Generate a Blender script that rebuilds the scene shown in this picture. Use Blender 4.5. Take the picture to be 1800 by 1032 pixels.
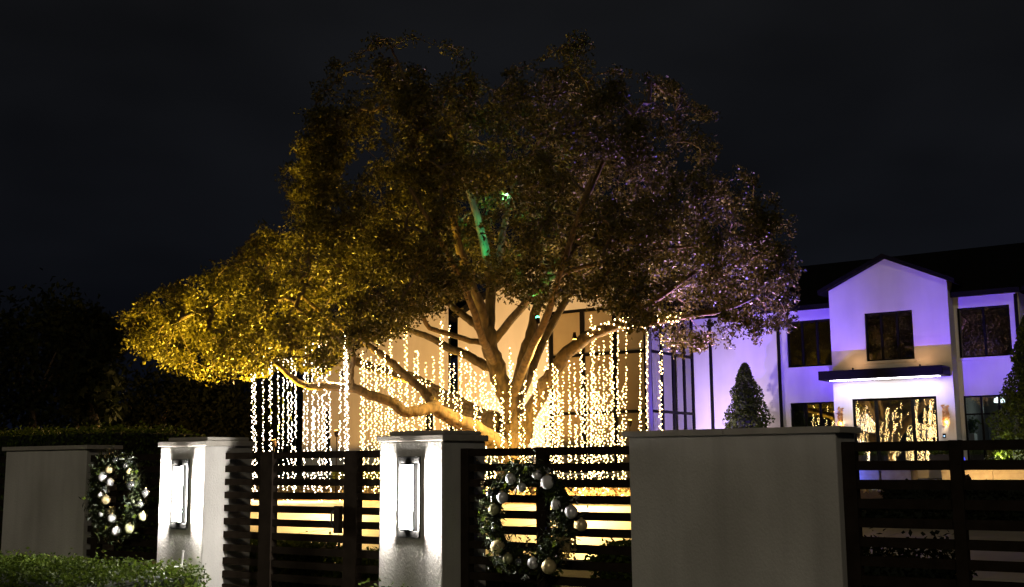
import bpy, bmesh, math, random
import numpy as np
from mathutils import Vector, Matrix, noise

for o in list(bpy.data.objects): bpy.data.objects.remove(o)
sc = bpy.context.scene
COL = sc.collection
rng = np.random.default_rng(7); random.seed(7)
PI = math.pi

# ------------------------------------------------------------------ camera
F, YAW, PITCH, ROLL, EYE = 2000.0, math.radians(34.5), math.atan(299/2000), math.radians(.44), 1.6
fw = np.array([-math.sin(YAW)*math.cos(PITCH), math.cos(YAW)*math.cos(PITCH), math.sin(PITCH)])
r0 = np.array([math.cos(YAW), math.sin(YAW), 0.0]); u0 = np.cross(r0, fw)
rt = r0*math.cos(ROLL)-u0*math.sin(ROLL); up = u0*math.cos(ROLL)+r0*math.sin(ROLL)
CAM = np.array([0, 0, EYE])
cam = bpy.data.cameras.new('camera'); co = bpy.data.objects.new('camera', cam); COL.objects.link(co)
cam.sensor_width = 36; cam.lens = 36*F/1800; cam.clip_start = .05; cam.clip_end = 2000
M = Matrix.Identity(4)
for i in range(3): M[i][0] = rt[i]; M[i][1] = up[i]; M[i][2] = -fw[i]; M[i][3] = CAM[i]
co.matrix_world = M
sc.camera = co

# ------------------------------------------------------------------ world, street glow, exposure
world = bpy.data.worlds.new('World'); sc.world = world; world.use_nodes = True
wn = world.node_tree; wn.nodes.clear()
def wnode(t, **k):
    n = wn.nodes.new(t)
    for a, b in k.items(): setattr(n, a, b)
    return n
wo = wnode('ShaderNodeOutputWorld'); bg = wnode('ShaderNodeBackground'); tc = wnode('ShaderNodeTexCoord')
sx = wnode('ShaderNodeSeparateXYZ'); wn.links.new(tc.outputs['Generated'], sx.inputs[0])
cr = wnode('ShaderNodeValToRGB'); wn.links.new(sx.outputs['Z'], cr.inputs[0])
cr.color_ramp.elements[0].position = 0.0; cr.color_ramp.elements[0].color = (.0012, .0020, .0055, 1)
cr.color_ramp.elements[1].position = 0.45; cr.color_ramp.elements[1].color = (.0054, .0056, .0062, 1)
e = cr.color_ramp.elements.new(.16); e.color = (.0042, .0048, .0068, 1)
nz = wnode('ShaderNodeTexNoise'); nz.inputs['Scale'].default_value = 2.6; nz.inputs['Detail'].default_value = 3
mp = wnode('ShaderNodeMapping'); mp.inputs['Scale'].default_value = (1, 1, 2.4)
wn.links.new(tc.outputs['Generated'], mp.inputs[0]); wn.links.new(mp.outputs[0], nz.inputs['Vector'])
mr = wnode('ShaderNodeMapRange'); mr.inputs['From Min'].default_value = .35; mr.inputs['From Max'].default_value = .7
mr.inputs['To Min'].default_value = .72; mr.inputs['To Max'].default_value = 1.5
wn.links.new(nz.outputs['Fac'], mr.inputs['Value'])
mx = wnode('ShaderNodeVectorMath', operation='SCALE')
wn.links.new(cr.outputs[0], mx.inputs[0]); wn.links.new(mr.outputs[0], mx.inputs['Scale'])
wn.links.new(mx.outputs[0], bg.inputs['Color']); bg.inputs['Strength'].default_value = 1.0
wn.links.new(bg.outputs[0], wo.inputs['Surface'])

sun = bpy.data.lights.new('street_glow', 'SUN'); sun.energy = .27; sun.color = (1, .86, .63); sun.angle = math.radians(4)  # warm sun lamp standing in for unseen street light on the walls
so = bpy.data.objects.new('street_glow', sun); COL.objects.link(so)
so.rotation_euler = Vector((-.42, .86, -.42)).to_track_quat('-Z', 'Y').to_euler()

sc.view_settings.view_transform = 'Standard'; sc.view_settings.look = 'None'
sc.view_settings.exposure = 0.0; sc.view_settings.gamma = 1.0
cy = sc.cycles
cy.use_denoising = True
cy.max_bounces = 6; cy.diffuse_bounces = 2; cy.glossy_bounces = 3; cy.transmission_bounces = 4; cy.transparent_max_bounces = 8
cy.sample_clamp_indirect = 4; cy.caustics_reflective = False; cy.caustics_refractive = False
cy.use_light_tree = True

# ------------------------------------------------------------------ helpers
def ray(x, y): return fw+rt*((x-900)/F)+up*((516-y)/F)
def atv(x, y, v): d = ray(x, y); return CAM+d*(v/d[1])          # point on the plane Y = v
def atw(x, y, w): return CAM+ray(x, y)*w                          # point at distance w along the view axis

def lin(c): return tuple(c)+(1.0,)
MATS = {}
class NT:
    def __init__(s, name):
        s.m = bpy.data.materials.new(name); s.m.use_nodes = True; s.t = s.m.node_tree
        s.b = s.t.nodes['Principled BSDF']; s.out = s.t.nodes['Material Output']; MATS[name] = s.m
    def n(s, t, **k):
        x = s.t.nodes.new(t)
        for a, b in k.items():
            if a in x.inputs: x.inputs[a].default_value = b
            else: setattr(x, a, b)
        return x
    def l(s, a, b): s.t.links.new(a, b)
def pmat(name, c1, c2=None, scale=8, rough=.8, bump=0, bscale=60, metal=0, detail=5, spec=.5, stretch=None):
    t = NT(name); b = t.b
    b.inputs['Roughness'].default_value = rough; b.inputs['Metallic'].default_value = metal
    b.inputs['Specular IOR Level'].default_value = spec
    b.inputs['Base Color'].default_value = lin(c1)
    tcn = t.n('ShaderNodeTexCoord'); vec = tcn.outputs['Object']
    if stretch:
        mpn = t.n('ShaderNodeMapping'); mpn.inputs['Scale'].default_value = stretch
        t.l(vec, mpn.inputs[0]); vec = mpn.outputs[0]
    if c2:
        nn = t.n('ShaderNodeTexNoise', Scale=scale, Detail=detail); t.l(vec, nn.inputs['Vector'])
        r = t.n('ShaderNodeValToRGB'); r.color_ramp.elements[0].position = .32; r.color_ramp.elements[1].position = .7
        r.color_ramp.elements[0].color = lin(c1); r.color_ramp.elements[1].color = lin(c2)
        t.l(nn.outputs['Fac'], r.inputs[0]); t.l(r.outputs[0], b.inputs['Base Color'])
    if bump:
        bn = t.n('ShaderNodeTexNoise', Scale=bscale, Detail=4); t.l(vec, bn.inputs['Vector'])
        bb = t.n('ShaderNodeBump', Strength=bump, Distance=.01); t.l(bn.outputs['Fac'], bb.inputs['Height']); t.l(bb.outputs[0], b.inputs['Normal'])
    return t.m
def weather(name, sc_=(9, 9, .45), lo=.80):
    """vertical rain streaks over a plaster material"""
    t = MATS[name].node_tree; b = t.nodes['Principled BSDF']; src = b.inputs['Base Color'].links[0].from_socket
    tcn = t.nodes.new('ShaderNodeTexCoord'); mpn = t.nodes.new('ShaderNodeMapping'); mpn.inputs['Scale'].default_value = sc_
    nn = t.nodes.new('ShaderNodeTexNoise'); nn.inputs['Scale'].default_value = 1.0; nn.inputs['Detail'].default_value = 6
    mr_ = t.nodes.new('ShaderNodeMapRange'); mr_.inputs['From Min'].default_value = .38; mr_.inputs['From Max'].default_value = .58; mr_.inputs['To Min'].default_value = lo
    sc2 = t.nodes.new('ShaderNodeVectorMath'); sc2.operation = 'SCALE'
    t.links.new(tcn.outputs['Object'], mpn.inputs[0]); t.links.new(mpn.outputs[0], nn.inputs['Vector']); t.links.new(nn.outputs['Fac'], mr_.inputs['Value'])
    t.links.new(src, sc2.inputs[0]); t.links.new(mr_.outputs[0], sc2.inputs['Scale']); t.links.new(sc2.outputs[0], b.inputs['Base Color'])
def emat(name, c, s):
    t = NT(name); t.t.nodes.remove(t.b)
    em = t.n('ShaderNodeEmission', Strength=s); em.inputs['Color'].default_value = lin(c); t.l(em.outputs[0], t.out.inputs['Surface'])
    return t.m
def leafmat(name, c1, c2, trans=.35, rough=.45, spec=.4):
    t = NT(name); g = t.n('ShaderNodeNewGeometry'); r = t.n('ShaderNodeValToRGB')
    r.color_ramp.elements[0].color = lin(c1); r.color_ramp.elements[1].color = lin(c2)
    t.l(g.outputs['Random Per Island'], r.inputs[0]); t.l(r.outputs[0], t.b.inputs['Base Color'])
    t.b.inputs['Roughness'].default_value = rough; t.b.inputs['Specular IOR Level'].default_value = spec
    tr = t.n('ShaderNodeBsdfTranslucent'); t.l(r.outputs[0], tr.inputs['Color'])
    m = t.n('ShaderNodeMixShader'); m.inputs[0].default_value = trans
    t.l(t.b.outputs[0], m.inputs[1]); t.l(tr.outputs[0], m.inputs[2]); t.l(m.outputs[0], t.out.inputs['Surface'])
    return t.m
def glassmat(name, refl=.16, tint=(.55, .57, .58)):
    t = NT(name); t.t.nodes.remove(t.b)
    gl = t.n('ShaderNodeBsdfGlossy', Roughness=.0); gl.inputs['Color'].default_value = (1, 1, 1, 1)
    tr = t.n('ShaderNodeBsdfTransparent'); tr.inputs['Color'].default_value = lin(tint)
    fr = t.n('ShaderNodeFresnel', IOR=1.5); ad = t.n('ShaderNodeMath', operation='ADD'); ad.inputs[1].default_value = refl
    t.l(fr.outputs[0], ad.inputs[0]); m = t.n('ShaderNodeMixShader'); t.l(ad.outputs[0], m.inputs[0])
    t.l(tr.outputs[0], m.inputs[1]); t.l(gl.outputs[0], m.inputs[2]); t.l(m.outputs[0], t.out.inputs['Surface'])
    return t.m

pmat('stucco', (.54, .525, .50), (.75, .735, .71), 2.2, .95, .55, 110, stretch=(1, 1, .55), spec=.08)
pmat('house_stucco', (.66, .65, .64), (.72, .71, .70), 1.2, .95, .3, 60, spec=.08)
weather('stucco', (7, 7, .5), .88); weather('house_stucco', (2.2, 2.2, .4), .94)
pmat('coping', (.40, .37, .33), (.50, .47, .42), 9, .85, .25, 90)
pmat('bronze_metal', (.020, .015, .011), (.032, .024, .018), 14, .9, 0, 120, 0, spec=.0)
pmat('lamp_metal', (.012, .012, .012), None, 4, .6, 0, 60, 0, spec=.15)
pmat('plate_black', (.0016, .0016, .0016), None, 4, .9, 0, 60, 0, spec=0)
pmat('roof_tile', (.005, .005, .005), (.009, .009, .009), 5, .8, .2, 30, spec=.05)
pmat('frame_black', (.004, .004, .004), None, 4, .6, spec=.1)
pmat('bark', (.050, .035, .017), (.155, .108, .050), 9, .95, 1.0, 20, stretch=(1, 1, .35))
pmat('twig_bark', (.06, .043, .028), (.11, .08, .05), 12, .95)
pmat('asphalt', (.035, .035, .036), (.06, .06, .06), 30, .9, .5, 200)
pmat('concrete', (.34, .31, .26), (.48, .44, .37), 1.6, .5, .2, 120)
pmat('joint', (.08, .07, .06), None, 4, .95)
pmat('grass_soil', (.018, .026, .010), (.035, .045, .018), 4, .95, .6, 50)
pmat('mulch', (.10, .060, .030), (.24, .150, .075), 14, .95, 1.0, 45)
pmat('stone', (.34, .29, .24), (.44, .39, .33), 6, .85, .3, 60)
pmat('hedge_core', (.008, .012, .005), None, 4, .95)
pmat('wire', (.010, .022, .010), None, 4, .6)
pmat('blind', (.50, .43, .33), (.55, .48, .37), 2, .9)
pmat('interior', (.10, .095, .09), (.14, .13, .12), 2, .9)
pmat('white_pot', (.7, .69, .67), None, 4, .6)
pmat('dark_pot', (.02, .02, .022), None, 4, .5)
pmat('silver_ball', (.72, .71, .74), (.8, .79, .82), 30, .24, 0, 60, .35)
pmat('gold_ball', (.62, .50, .26), (.7, .58, .32), 30, .30, 0, 60, .35)
pmat('green_ball', (.34, .36, .20), (.45, .45, .25), 30, .22, 0, 60, .35)
pmat('white_ball', (.74, .73, .74), (.82, .81, .82), 30, .4)
pmat('clear_ball', (.42, .44, .44), None, 30, .08, 0, 60, .9)
pmat('gold_leaf', (.46, .35, .15), (.6, .48, .24), 30, .4, 0, 60, .4)
pmat('silver_leaf', (.5, .51, .5), (.65, .66, .64), 30, .4, 0, 60, .3)
pmat('rust_leaf', (.42, .20, .05), (.55, .30, .09), 30, .5)
leafmat('oak_leaf', (.020, .020, .004), (.105, .092, .016), .24, .45, .25)
leafmat('hedge_leaf', (.028, .050, .006), (.085, .120, .014), .3, .6, .12)
leafmat('shade_leaf', (.007, .010, .004), (.016, .020, .008), .2, .8, .05)  # leaf green darkened so planting out of the light stays in night shade
leafmat('topiary_leaf', (.030, .050, .006), (.080, .110, .010), .25, .5, .15)
leafmat('pine_leaf', (.016, .026, .012), (.05, .060, .024), .2, .5, .4)
glassmat('glass', .26)
glassmat('blind_glass', .03, (.9, .9, .9))
emat('bulb_glow', (1.0, .66, .25), 28)
emat('bulb_glow_cool', (1.0, .76, .54), 28)
emat('lamp_front', (1.0, .95, .88), 22)
emat('lamp_side', (1.0, .93, .84), 1450)
emat('canopy_strip', (1.0, .92, .96), 26)
emat('blue_strip', (.10, .22, 1.0), 14)
emat('step_strip', (1, .97, .9), 10)
emat('blue_jet', (.05, .06, 1.0), 2.2)  # glows on its own; the blue light at the fountain is put into the material
emat('amber_lens', (1, .55, .1), 12)
emat('cyan_lens', (.55, .95, 1.0), 18)
emat('warm_lens', (1.0, .62, .25), 30)
emat('room_lamp', (.8, 1.0, .95), 5)
emat('keypad_glow', (.45, .7, 1.0), 1.6)

ORG = {}
def setp(o, label=None, cat=None, group=None, kind=None):
    if label: o['label'] = label
    if cat: o['category'] = cat
    if group: o['group'] = group
    if kind: o['kind'] = kind
    return o
def thing(name, loc, label, cat, group=None):
    o = bpy.data.objects.new(name, None); COL.objects.link(o); o.location = loc; o.empty_display_size = .1
    ORG[o.name] = np.array(loc, float)
    return setp(o, label, cat, group)
class MB:
    def __init__(s): s.v = []; s.f = []; s.mi = []
    def add(s, vs, fs, mi=0):
        b = len(s.v); s.v += [tuple(map(float, p)) for p in vs]
        s.f += [tuple(i+b for i in f) for f in fs]; s.mi += [mi]*len(fs); return s
    def box(s, x0, x1, y0, y1, z0, z1, mi=0):
        vs = [(x, y, z) for z in (z0, z1) for y in (y0, y1) for x in (x0, x1)]
        return s.add(vs, [(0, 2, 3, 1), (4, 5, 7, 6), (0, 1, 5, 4), (2, 6, 7, 3), (0, 4, 6, 2), (1, 3, 7, 5)], mi)
    def cbox(s, x0, x1, y0, y1, z0, z1, c=.01):     # box with chamfered edges
        bm = bmesh.new(); bmesh.ops.create_cube(bm, size=1)
        for v in bm.verts:
            v.co = Vector(((x0+x1)/2+v.co.x*(x1-x0), (y0+y1)/2+v.co.y*(y1-y0), (z0+z1)/2+v.co.z*(z1-z0)))
        bmesh.ops.bevel(bm, geom=list(bm.edges), offset=c, segments=2, profile=.6, affect='EDGES')
        bm.verts.index_update(); s.add([v.co for v in bm.verts], [[v.index for v in f.verts] for f in bm.faces]); bm.free(); return s
    def prism(s, poly, y0, y1):                     # polygon in XZ extruded along Y
        n = len(poly); vs = [(x, y0, z) for x, z in poly]+[(x, y1, z) for x, z in poly]
        return s.add(vs, [tuple(range(n)), tuple(range(2*n-1, n-1, -1))]+[(i, i+n, (i+1) % n+n, (i+1) % n) for i in range(n)])
    def tube(s, pts, rad, k=6, cap=True):
        pts = [Vector(p) for p in pts]; n = len(pts); rings = []; vs = []; fs = []
        ref = Vector((.31, .77, .55))
        for i, p in enumerate(pts):
            t = (pts[min(i+1, n-1)]-pts[max(i-1, 0)]); t = t.normalized() if t.length > 1e-9 else Vector((0, 0, 1))
            a = t.cross(ref).normalized(); b = t.cross(a)
            r = rad[i] if hasattr(rad, '__len__') else rad
            for j in range(k):
                q = 2*PI*j/k; vs.append(p+a*(math.cos(q)*r)+b*(math.sin(q)*r))
        for i in range(n-1):
            for j in range(k): fs.append((i*k+j, i*k+(j+1) % k, (i+1)*k+(j+1) % k, (i+1)*k+j))
        if cap: fs += [tuple(range(k-1, -1, -1)), tuple((n-1)*k+j for j in range(k))]
        return s.add(vs, fs)
    def lathe(s, c, prof, k=16):                    # prof: (radius, height)
        vs = []; fs = []
        for r, h in prof:
            for j in range(k): vs.append((c[0]+r*math.cos(2*PI*j/k), c[1]+r*math.sin(2*PI*j/k), c[2]+h))
        for i in range(len(prof)-1):
            for j in range(k): fs.append((i*k+j, i*k+(j+1) % k, (i+1)*k+(j+1) % k, (i+1)*k+j))
        fs += [tuple(range(k-1, -1, -1)), tuple((len(prof)-1)*k+j for j in range(k))]
        return s.add(vs, fs)
    def ball(s, c, r, k=12, m=8, sq=1.0):
        prof = [(max(r*math.sin(PI*i/m), r*.02), -r*math.cos(PI*i/m)*sq) for i in range(m+1)]
        return s.lathe(c, prof, k)
    def build(s, name, mat, parent=None, smooth=False, kind=None, label=None, mats=None):
        me = bpy.data.meshes.new(name); org = np.zeros(3)
        if parent is not None: org = ORG[parent.name]
        me.from_pydata([(x-org[0], y-org[1], z-org[2]) for x, y, z in s.v], [], s.f)
        for m in (mats or [mat]): me.materials.append(MATS[m])
        if mats: me.polygons.foreach_set('material_index', s.mi)
        if smooth: me.polygons.foreach_set('use_smooth', [True]*len(me.polygons))
        me.update()
        o = bpy.data.objects.new(name, me); COL.objects.link(o); o.parent = parent; ORG[o.name] = org
        return setp(o, label, None, None, kind)
def np_mesh(name, V, quads, mat, parent=None, kind=None):
    org = ORG[parent.name] if parent is not None else np.zeros(3)
    me = bpy.data.meshes.new(name); nv = len(V); nf = len(quads)
    me.vertices.add(nv); me.vertices.foreach_set('co', (V-org).astype(np.float32).ravel())
    me.loops.add(nf*4); me.polygons.add(nf)
    me.loops.foreach_set('vertex_index', quads.astype(np.int32).ravel())
    me.polygons.foreach_set('loop_start', np.arange(0, nf*4, 4, dtype=np.int32))
    me.polygons.foreach_set('loop_total', np.full(nf, 4, dtype=np.int32))
    me.materials.append(MATS[mat]); me.update(calc_edges=True)
    o = bpy.data.objects.new(name, me); COL.objects.link(o); o.parent = parent; ORG[o.name] = org
    if kind: o['kind'] = kind
    return o
def leaves(P, ln, wd, normal=None, nj=.8):
    """diamond leaves at points P; random direction, optionally leaning towards a normal"""
    n = len(P); a = rng.normal(size=(n, 3))
    if normal is not None: a = a*nj+normal
    a /= np.linalg.norm(a, axis=1)[:, None]
    t = rng.normal(size=(n, 3)); t -= (t*a).sum(1)[:, None]*a; t /= np.linalg.norm(t, axis=1)[:, None]
    b = np.cross(a, t); L = (ln*rng.uniform(.7, 1.3, n))[:, None]; W = (wd*rng.uniform(.7, 1.3, n))[:, None]
    V = np.stack([P-t*L*.5, P+b*W*.5+a*W*.12, P+t*L*.5, P-b*W*.5+a*W*.12], 1).reshape(-1, 3)
    return V, np.arange(4*n).reshape(-1, 4)
def light(name, kind, loc, energy, color, parent=None, target=None, size=.08, angle=100, blend=.6):
    l = bpy.data.lights.new(name, kind); l.energy = energy; l.color = color
    if kind == 'SPOT': l.spot_size = math.radians(angle); l.spot_blend = blend; l.shadow_soft_size = size
    elif kind == 'POINT': l.shadow_soft_size = size
    o = bpy.data.objects.new(name, l); COL.objects.link(o); o.location = loc
    if target is not None: o.rotation_euler = (Vector(target)-Vector(loc)).to_track_quat('-Z', 'Y').to_euler()
    if parent is not None: o.parent = parent; o.location = Vector(loc)-Vector(ORG[parent.name])
    return o

# ------------------------------------------------------------------ terrain
GX = [-400, 2, 4.2, 5.9, 6.5, 13, 23, 31, 36, 400]; GZ = [0, 0, .12, .2, .35, .6, .87, 1.05, 1.2, 1.2]
def g(v): return float(np.interp(v, GX, GZ))
us = [-400, -150, -80, -50]+list(np.arange(-40, 20.1, 1.5))+[40, 120, 400]
vs_ = [-200, -40, -10, 2, 3, 4.2, 5.9, 6.5]+list(np.arange(7.5, 40, 1.25))+[41, 50, 70, 120, 250, 400]
m = MB(); nu = len(us)
vv = [(u, v, g(v)+(noise.noise((u*.4, v*.4, 0))*.025 if 6.5 < v < 45 else 0)) for v in vs_ for u in us]
m.add(vv, [(j*nu+i, j*nu+i+1, (j+1)*nu+i+1, (j+1)*nu+i) for j in range(len(vs_)-1) for i in range(nu-1)])
m.build('ground', 'grass_soil', None, True, 'structure')
MB().box(-120, 120, -6, 2.2, -.3, .012).build('street', 'asphalt', None, kind='structure')
MB().cbox(-120, 120, 2.2, 2.4, -.2, .135, .02).build('kerb', 'concrete', None, kind='structure')
pv = MB().box(-120, 120, 2.41, 3.9, -.2, .125).build('pavement', 'joint', None, kind='structure')
for k in range(26):
    u = -14+k*1.2; MB().cbox(u+.006, u+1.194, 2.42, 3.89, .05, .14, .008).build('slab', 'concrete', pv)

# driveway in separate cast slabs
def sheet(u0, u1, v0, v1, lift, n=10, mu=1):
    m = MB(); vr = np.linspace(v0, v1, n+1)
    m.add([(u, v, g(v)+lift) for v in vr for u in (u0, u1)], [(2*i, 2*i+1, 2*i+3, 2*i+2) for i in range(n)]); return m
dv = sheet(-40, 6, 10.6, 18.4, .045, 8).build('driveway', 'joint', None, kind='structure')
for r in range(3):
    for k in range(17):
        u = -38+k*2.6+(r % 2)*.0; v0 = 10.62+r*2.6; v1 = v0+2.58; a, b = g(v0), g(v1)
        h = .075+random.uniform(-.004, .004)
        mm = MB(); x0, x1 = u+.01, u+2.59
        mm.add([(x0, v0, a), (x1, v0, a), (x1, v1, b), (x0, v1, b), (x0, v0, a+h), (x1, v0, a+h), (x1, v1, b+h), (x0, v1, b+h)],
               [(0, 3, 2, 1), (4, 5, 6, 7), (0, 1, 5, 4), (1, 2, 6, 5), (2, 3, 7, 6), (3, 0, 4, 7)])
        mm.build('slab', 'concrete', dv)
# mulch bed under the oak
TC = atw(893, 868, 28.0)                                    # foot of the oak
m = MB(); n = 48; ringv = [(TC[0], TC[1], g(TC[1])+.09)]; fs = []
for k, rr in enumerate((.35, .7, 1.0)):
    for j in range(n):
        q = 2*PI*j/n; w = 1+.07*math.sin(3*q+1)+.04*math.sin(7*q)
        u = TC[0]+9.5*rr*w*math.cos(q); v = TC[1]+.2+4.6*rr*w*math.sin(q)
        ringv.append((u, v, g(v)+(.07 if rr < 1 else .01)+noise.noise((u*1.3, v*1.3, 2))*.03))
fs += [(0, 1+j, 1+(j+1) % n) for j in range(n)]
for k in range(2):
    for j in range(n): fs.append((1+k*n+j, 1+(k+1)*n+j, 1+(k+1)*n+(j+1) % n, 1+k*n+(j+1) % n))
m.add(ringv, fs).build('mulch_bed', 'mulch', None, True, 'structure')
nP = 5000; q = rng.uniform(0, 2*PI, nP); rr = np.sqrt(rng.uniform(0, 1, nP))*.95
P = np.stack([TC[0]+9.5*rr*np.cos(q), TC[1]+.2+4.6*rr*np.sin(q), np.zeros(nP)], 1); P[:, 2] = [g(v)+.11 for v in P[:, 1]]
V, Q = leaves(P, .09, .05, np.array([0, 0, 1.0]), .7)
setp(np_mesh('leaf_litter', V, Q, 'gold_leaf', None, 'stuff'), 'dry fallen oak leaves scattered over the mulch', 'leaf litter')

# ------------------------------------------------------------------ boundary walls, pillars, lamps
FV = 6.16                                                   # plane of the metal fence
def pillar(u0, u1, label):
    t = thing('gate_pillar', ((u0+u1)/2, 6.18, .15), label, 'pillar', 'lamp pillars beside the gate')
    MB().cbox(u0, u1, 5.94, 6.42, .1, 1.752, .008).build('shaft', 'stucco', t)
    MB().cbox(u0-.016, u1+.016, 5.924, 6.436, 1.752, 1.794, .006).build('cap_slab', 'coping', t)
    MB().cbox(u0+.05, u1-.015, 5.97, 6.40, 1.794, 1.824, .012).build('top_slab', 'coping', t)
    return t
pillar(-7.488, -6.955, 'white stucco lamp pillar behind the small clipped shrub')
pillar(-5.187, -4.644, 'white stucco lamp pillar between the slatted gate and the fence with a full wreath')

def wall_lamp(uc, label):
    t = thing('wall_lamp', (uc, 5.94, 1.387), label, 'lamp', 'lit lamps on the pillars')
    z0, z1, v = 1.122, 1.652, 5.94
    MB().box(uc-.090, uc+.090, v-.008, v-.001, z0+.002, z1-.002).build('back_plate', 'plate_black', t)
    for a, b in ((z0, z0+.042), (z1-.042, z1)):
        MB().cbox(uc-.093, uc+.093, v-.022, v-.009, a, b, .003).build('frame_bar', 'lamp_metal', t)
    for s in (-1, 1):
        x = uc+s*.0855; MB().cbox(x-.0075, x+.0075, v-.016, v-.009, z0+.043, z1-.043, .003).build('frame_bar', 'lamp_metal', t)
    MB().box(uc-.036, uc+.036, v-.049, v-.009, z0+.052, z1-.052).build('housing', 'plate_black', t)
    for s in (-1, 1):
        x = uc+s*.0375; MB().box(x-.001, x+.001, v-.047, v-.024, z0+.055, z1-.055).build('side_lens', 'lamp_side', t)
    MB().box(uc-.033, uc+.033, v-.053, v-.050, z0+.056, z1-.056).build('front_lens', 'lamp_front', t)
    MB().box(uc-.020, uc-.012, v-.058, v-.0535, z0+.08, z1-.08).build('fin', 'bronze_metal', t)
wall_lamp(-7.222, 'lit strip lamp on the pillar behind the small clipped shrub')
wall_lamp(-4.916, 'lit strip lamp on the pillar beside the fence with a full wreath')

def yard_wall(u0, u1, label, joints, f=6.06):
    t = thing('garden_wall', ((u0+u1)/2, 6.22, .15), label, 'wall')
    MB().cbox(u0, u1, f, f+.32, .1, 1.752, .008).build('wall_body', 'stucco', t)
    js = [u0-.035]+joints+[u1+.035]
    for a, b in zip(js[:-1], js[1:]):
        MB().cbox(a+.002, b-.002, f-.025, f+.345, 1.752, 1.787, .004).build('coping_stone', 'coping', t)
    return t
yard_wall(-9.885, -8.67, 'pale stucco wall with wreath shadows beside the long clipped hedge', [], 6.10)
yard_wall(-3.325, -2.062, 'wide dim stucco wall between the two dark slatted fences', [atv(1271, 755, 6.04)[0]])

def fence(u0, u1, posts, label, name='metal_fence', cat='fence', lock=None, z0=.35, n=14):
    t = thing(name, ((u0+u1)/2, FV, g(FV)), label, cat)
    for k in range(n):
        zt = 1.70-k*.1
        if zt < .3: break
        MB().box(u0, u1, FV-.02, FV+.02, zt-.05, zt).build('bar', 'bronze_metal', t)
    for a, b in posts:
        MB().cbox(a, b, FV-.033, FV+.033, .1, 1.703 if b-a < .1 else 1.698, .004).build('post', 'bronze_metal', t)
    if lock:
        MB().cbox(lock[0], lock[1], FV-.075, FV-.034, 1.12, 1.31, .004).build('lock_box', 'bronze_metal', t)
        MB().tube([(lock[0]+.02, FV-.09, 1.17), (lock[0]+.02, FV-.115, 1.20), (lock[0]+.02, FV-.115, 1.26), (lock[0]+.02, FV-.09, 1.29)], .007).build('handle', 'lamp_metal', t)
    return t
fence(-8.668, -7.49, [(-8.60, -8.52)], 'short dark slatted fence behind the lopsided lit wreath')
fence(-6.953, -5.189, [(-6.555, -6.42), (-5.69, -5.565)], 'dark slatted gate with a lock box between the two lamp pillars', 'metal_gate', 'gate', (-5.745, -5.691))
fence(-4.642, -3.327, [(-4.640, -4.575), (-4.04, -3.97)], 'dark slatted fence carrying the full wreath beside the wide wall')
fence(-2.060, -.2, [(-2.058, -1.985), (-1.50, -1.44), (-.26, -.2)], 'dark slatted fence before the dim garden steps and terrace')
fence(-13.0, -9.887, [(-10.9, -10.84), (-12.2, -12.14)], 'dark slatted fence running on past the pale stucco wall')

# ------------------------------------------------------------------ wreaths
def wreath(uc, zc, R, balls, picks, label, seed):
    v0 = 6.05
    t = thing('wreath', (uc, v0, zc), label, 'wreath', 'wreaths hung on the fences')
    r_ = np.random.default_rng(seed); m = MB(); pts = []
    n = 40
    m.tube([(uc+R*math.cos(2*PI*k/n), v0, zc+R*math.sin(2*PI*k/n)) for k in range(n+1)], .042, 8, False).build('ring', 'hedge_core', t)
    N = 5200; q = r_.uniform(0, 2*PI, N); lump = 1+.22*np.sin(3*q+seed)+.15*np.sin(5*q+2*seed)
    a = r_.uniform(0, 2*PI, N); rad = np.abs(r_.normal(0, .042, N)*lump)+.018
    rr = R+rad*np.cos(a); P = np.stack([uc+rr*np.cos(q), v0-.01-np.abs(rad*np.sin(a))*.9, zc+rr*np.sin(q)], 1)
    V, Q = leaves(P, .055, .011); np_mesh('needle_foliage', V, Q, 'pine_leaf', t, 'stuff')
    P2 = P[r_.random(N) < .04]; V, Q = leaves(P2+np.array([0, -.02, 0]), .05, .026); np_mesh('leaf_sprig', V, Q, 'topiary_leaf', t, 'stuff')
    for x, y, d, mat in balls:
        p = atv(x, y, 5.975); w = float((p-CAM)@fw); r = d/2*w/F
        b = MB().ball(p, r, 16, 10).build('bauble', mat, t, True)
        MB().lathe((p[0], p[1], p[2]+r*.95), [(r*.22, 0), (r*.22, r*.22), (r*.1, r*.25)], 8).build('bauble_cap', 'gold_leaf', b)
    for x, y, s, mat, k in picks:
        p = atv(x, y, 5.99)
        dirc = np.array([p[0]-uc, 0, p[2]-zc]); dirc /= max(1e-6, np.linalg.norm(dirc))
        P = p+r_.normal(0, s*.33, (k, 3))*np.array([1, .5, 1])
        V, Q = leaves(P, s*.5, s*.2); np_mesh('leaf_pick', V, Q, mat, t, 'stuff')
    return t
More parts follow.
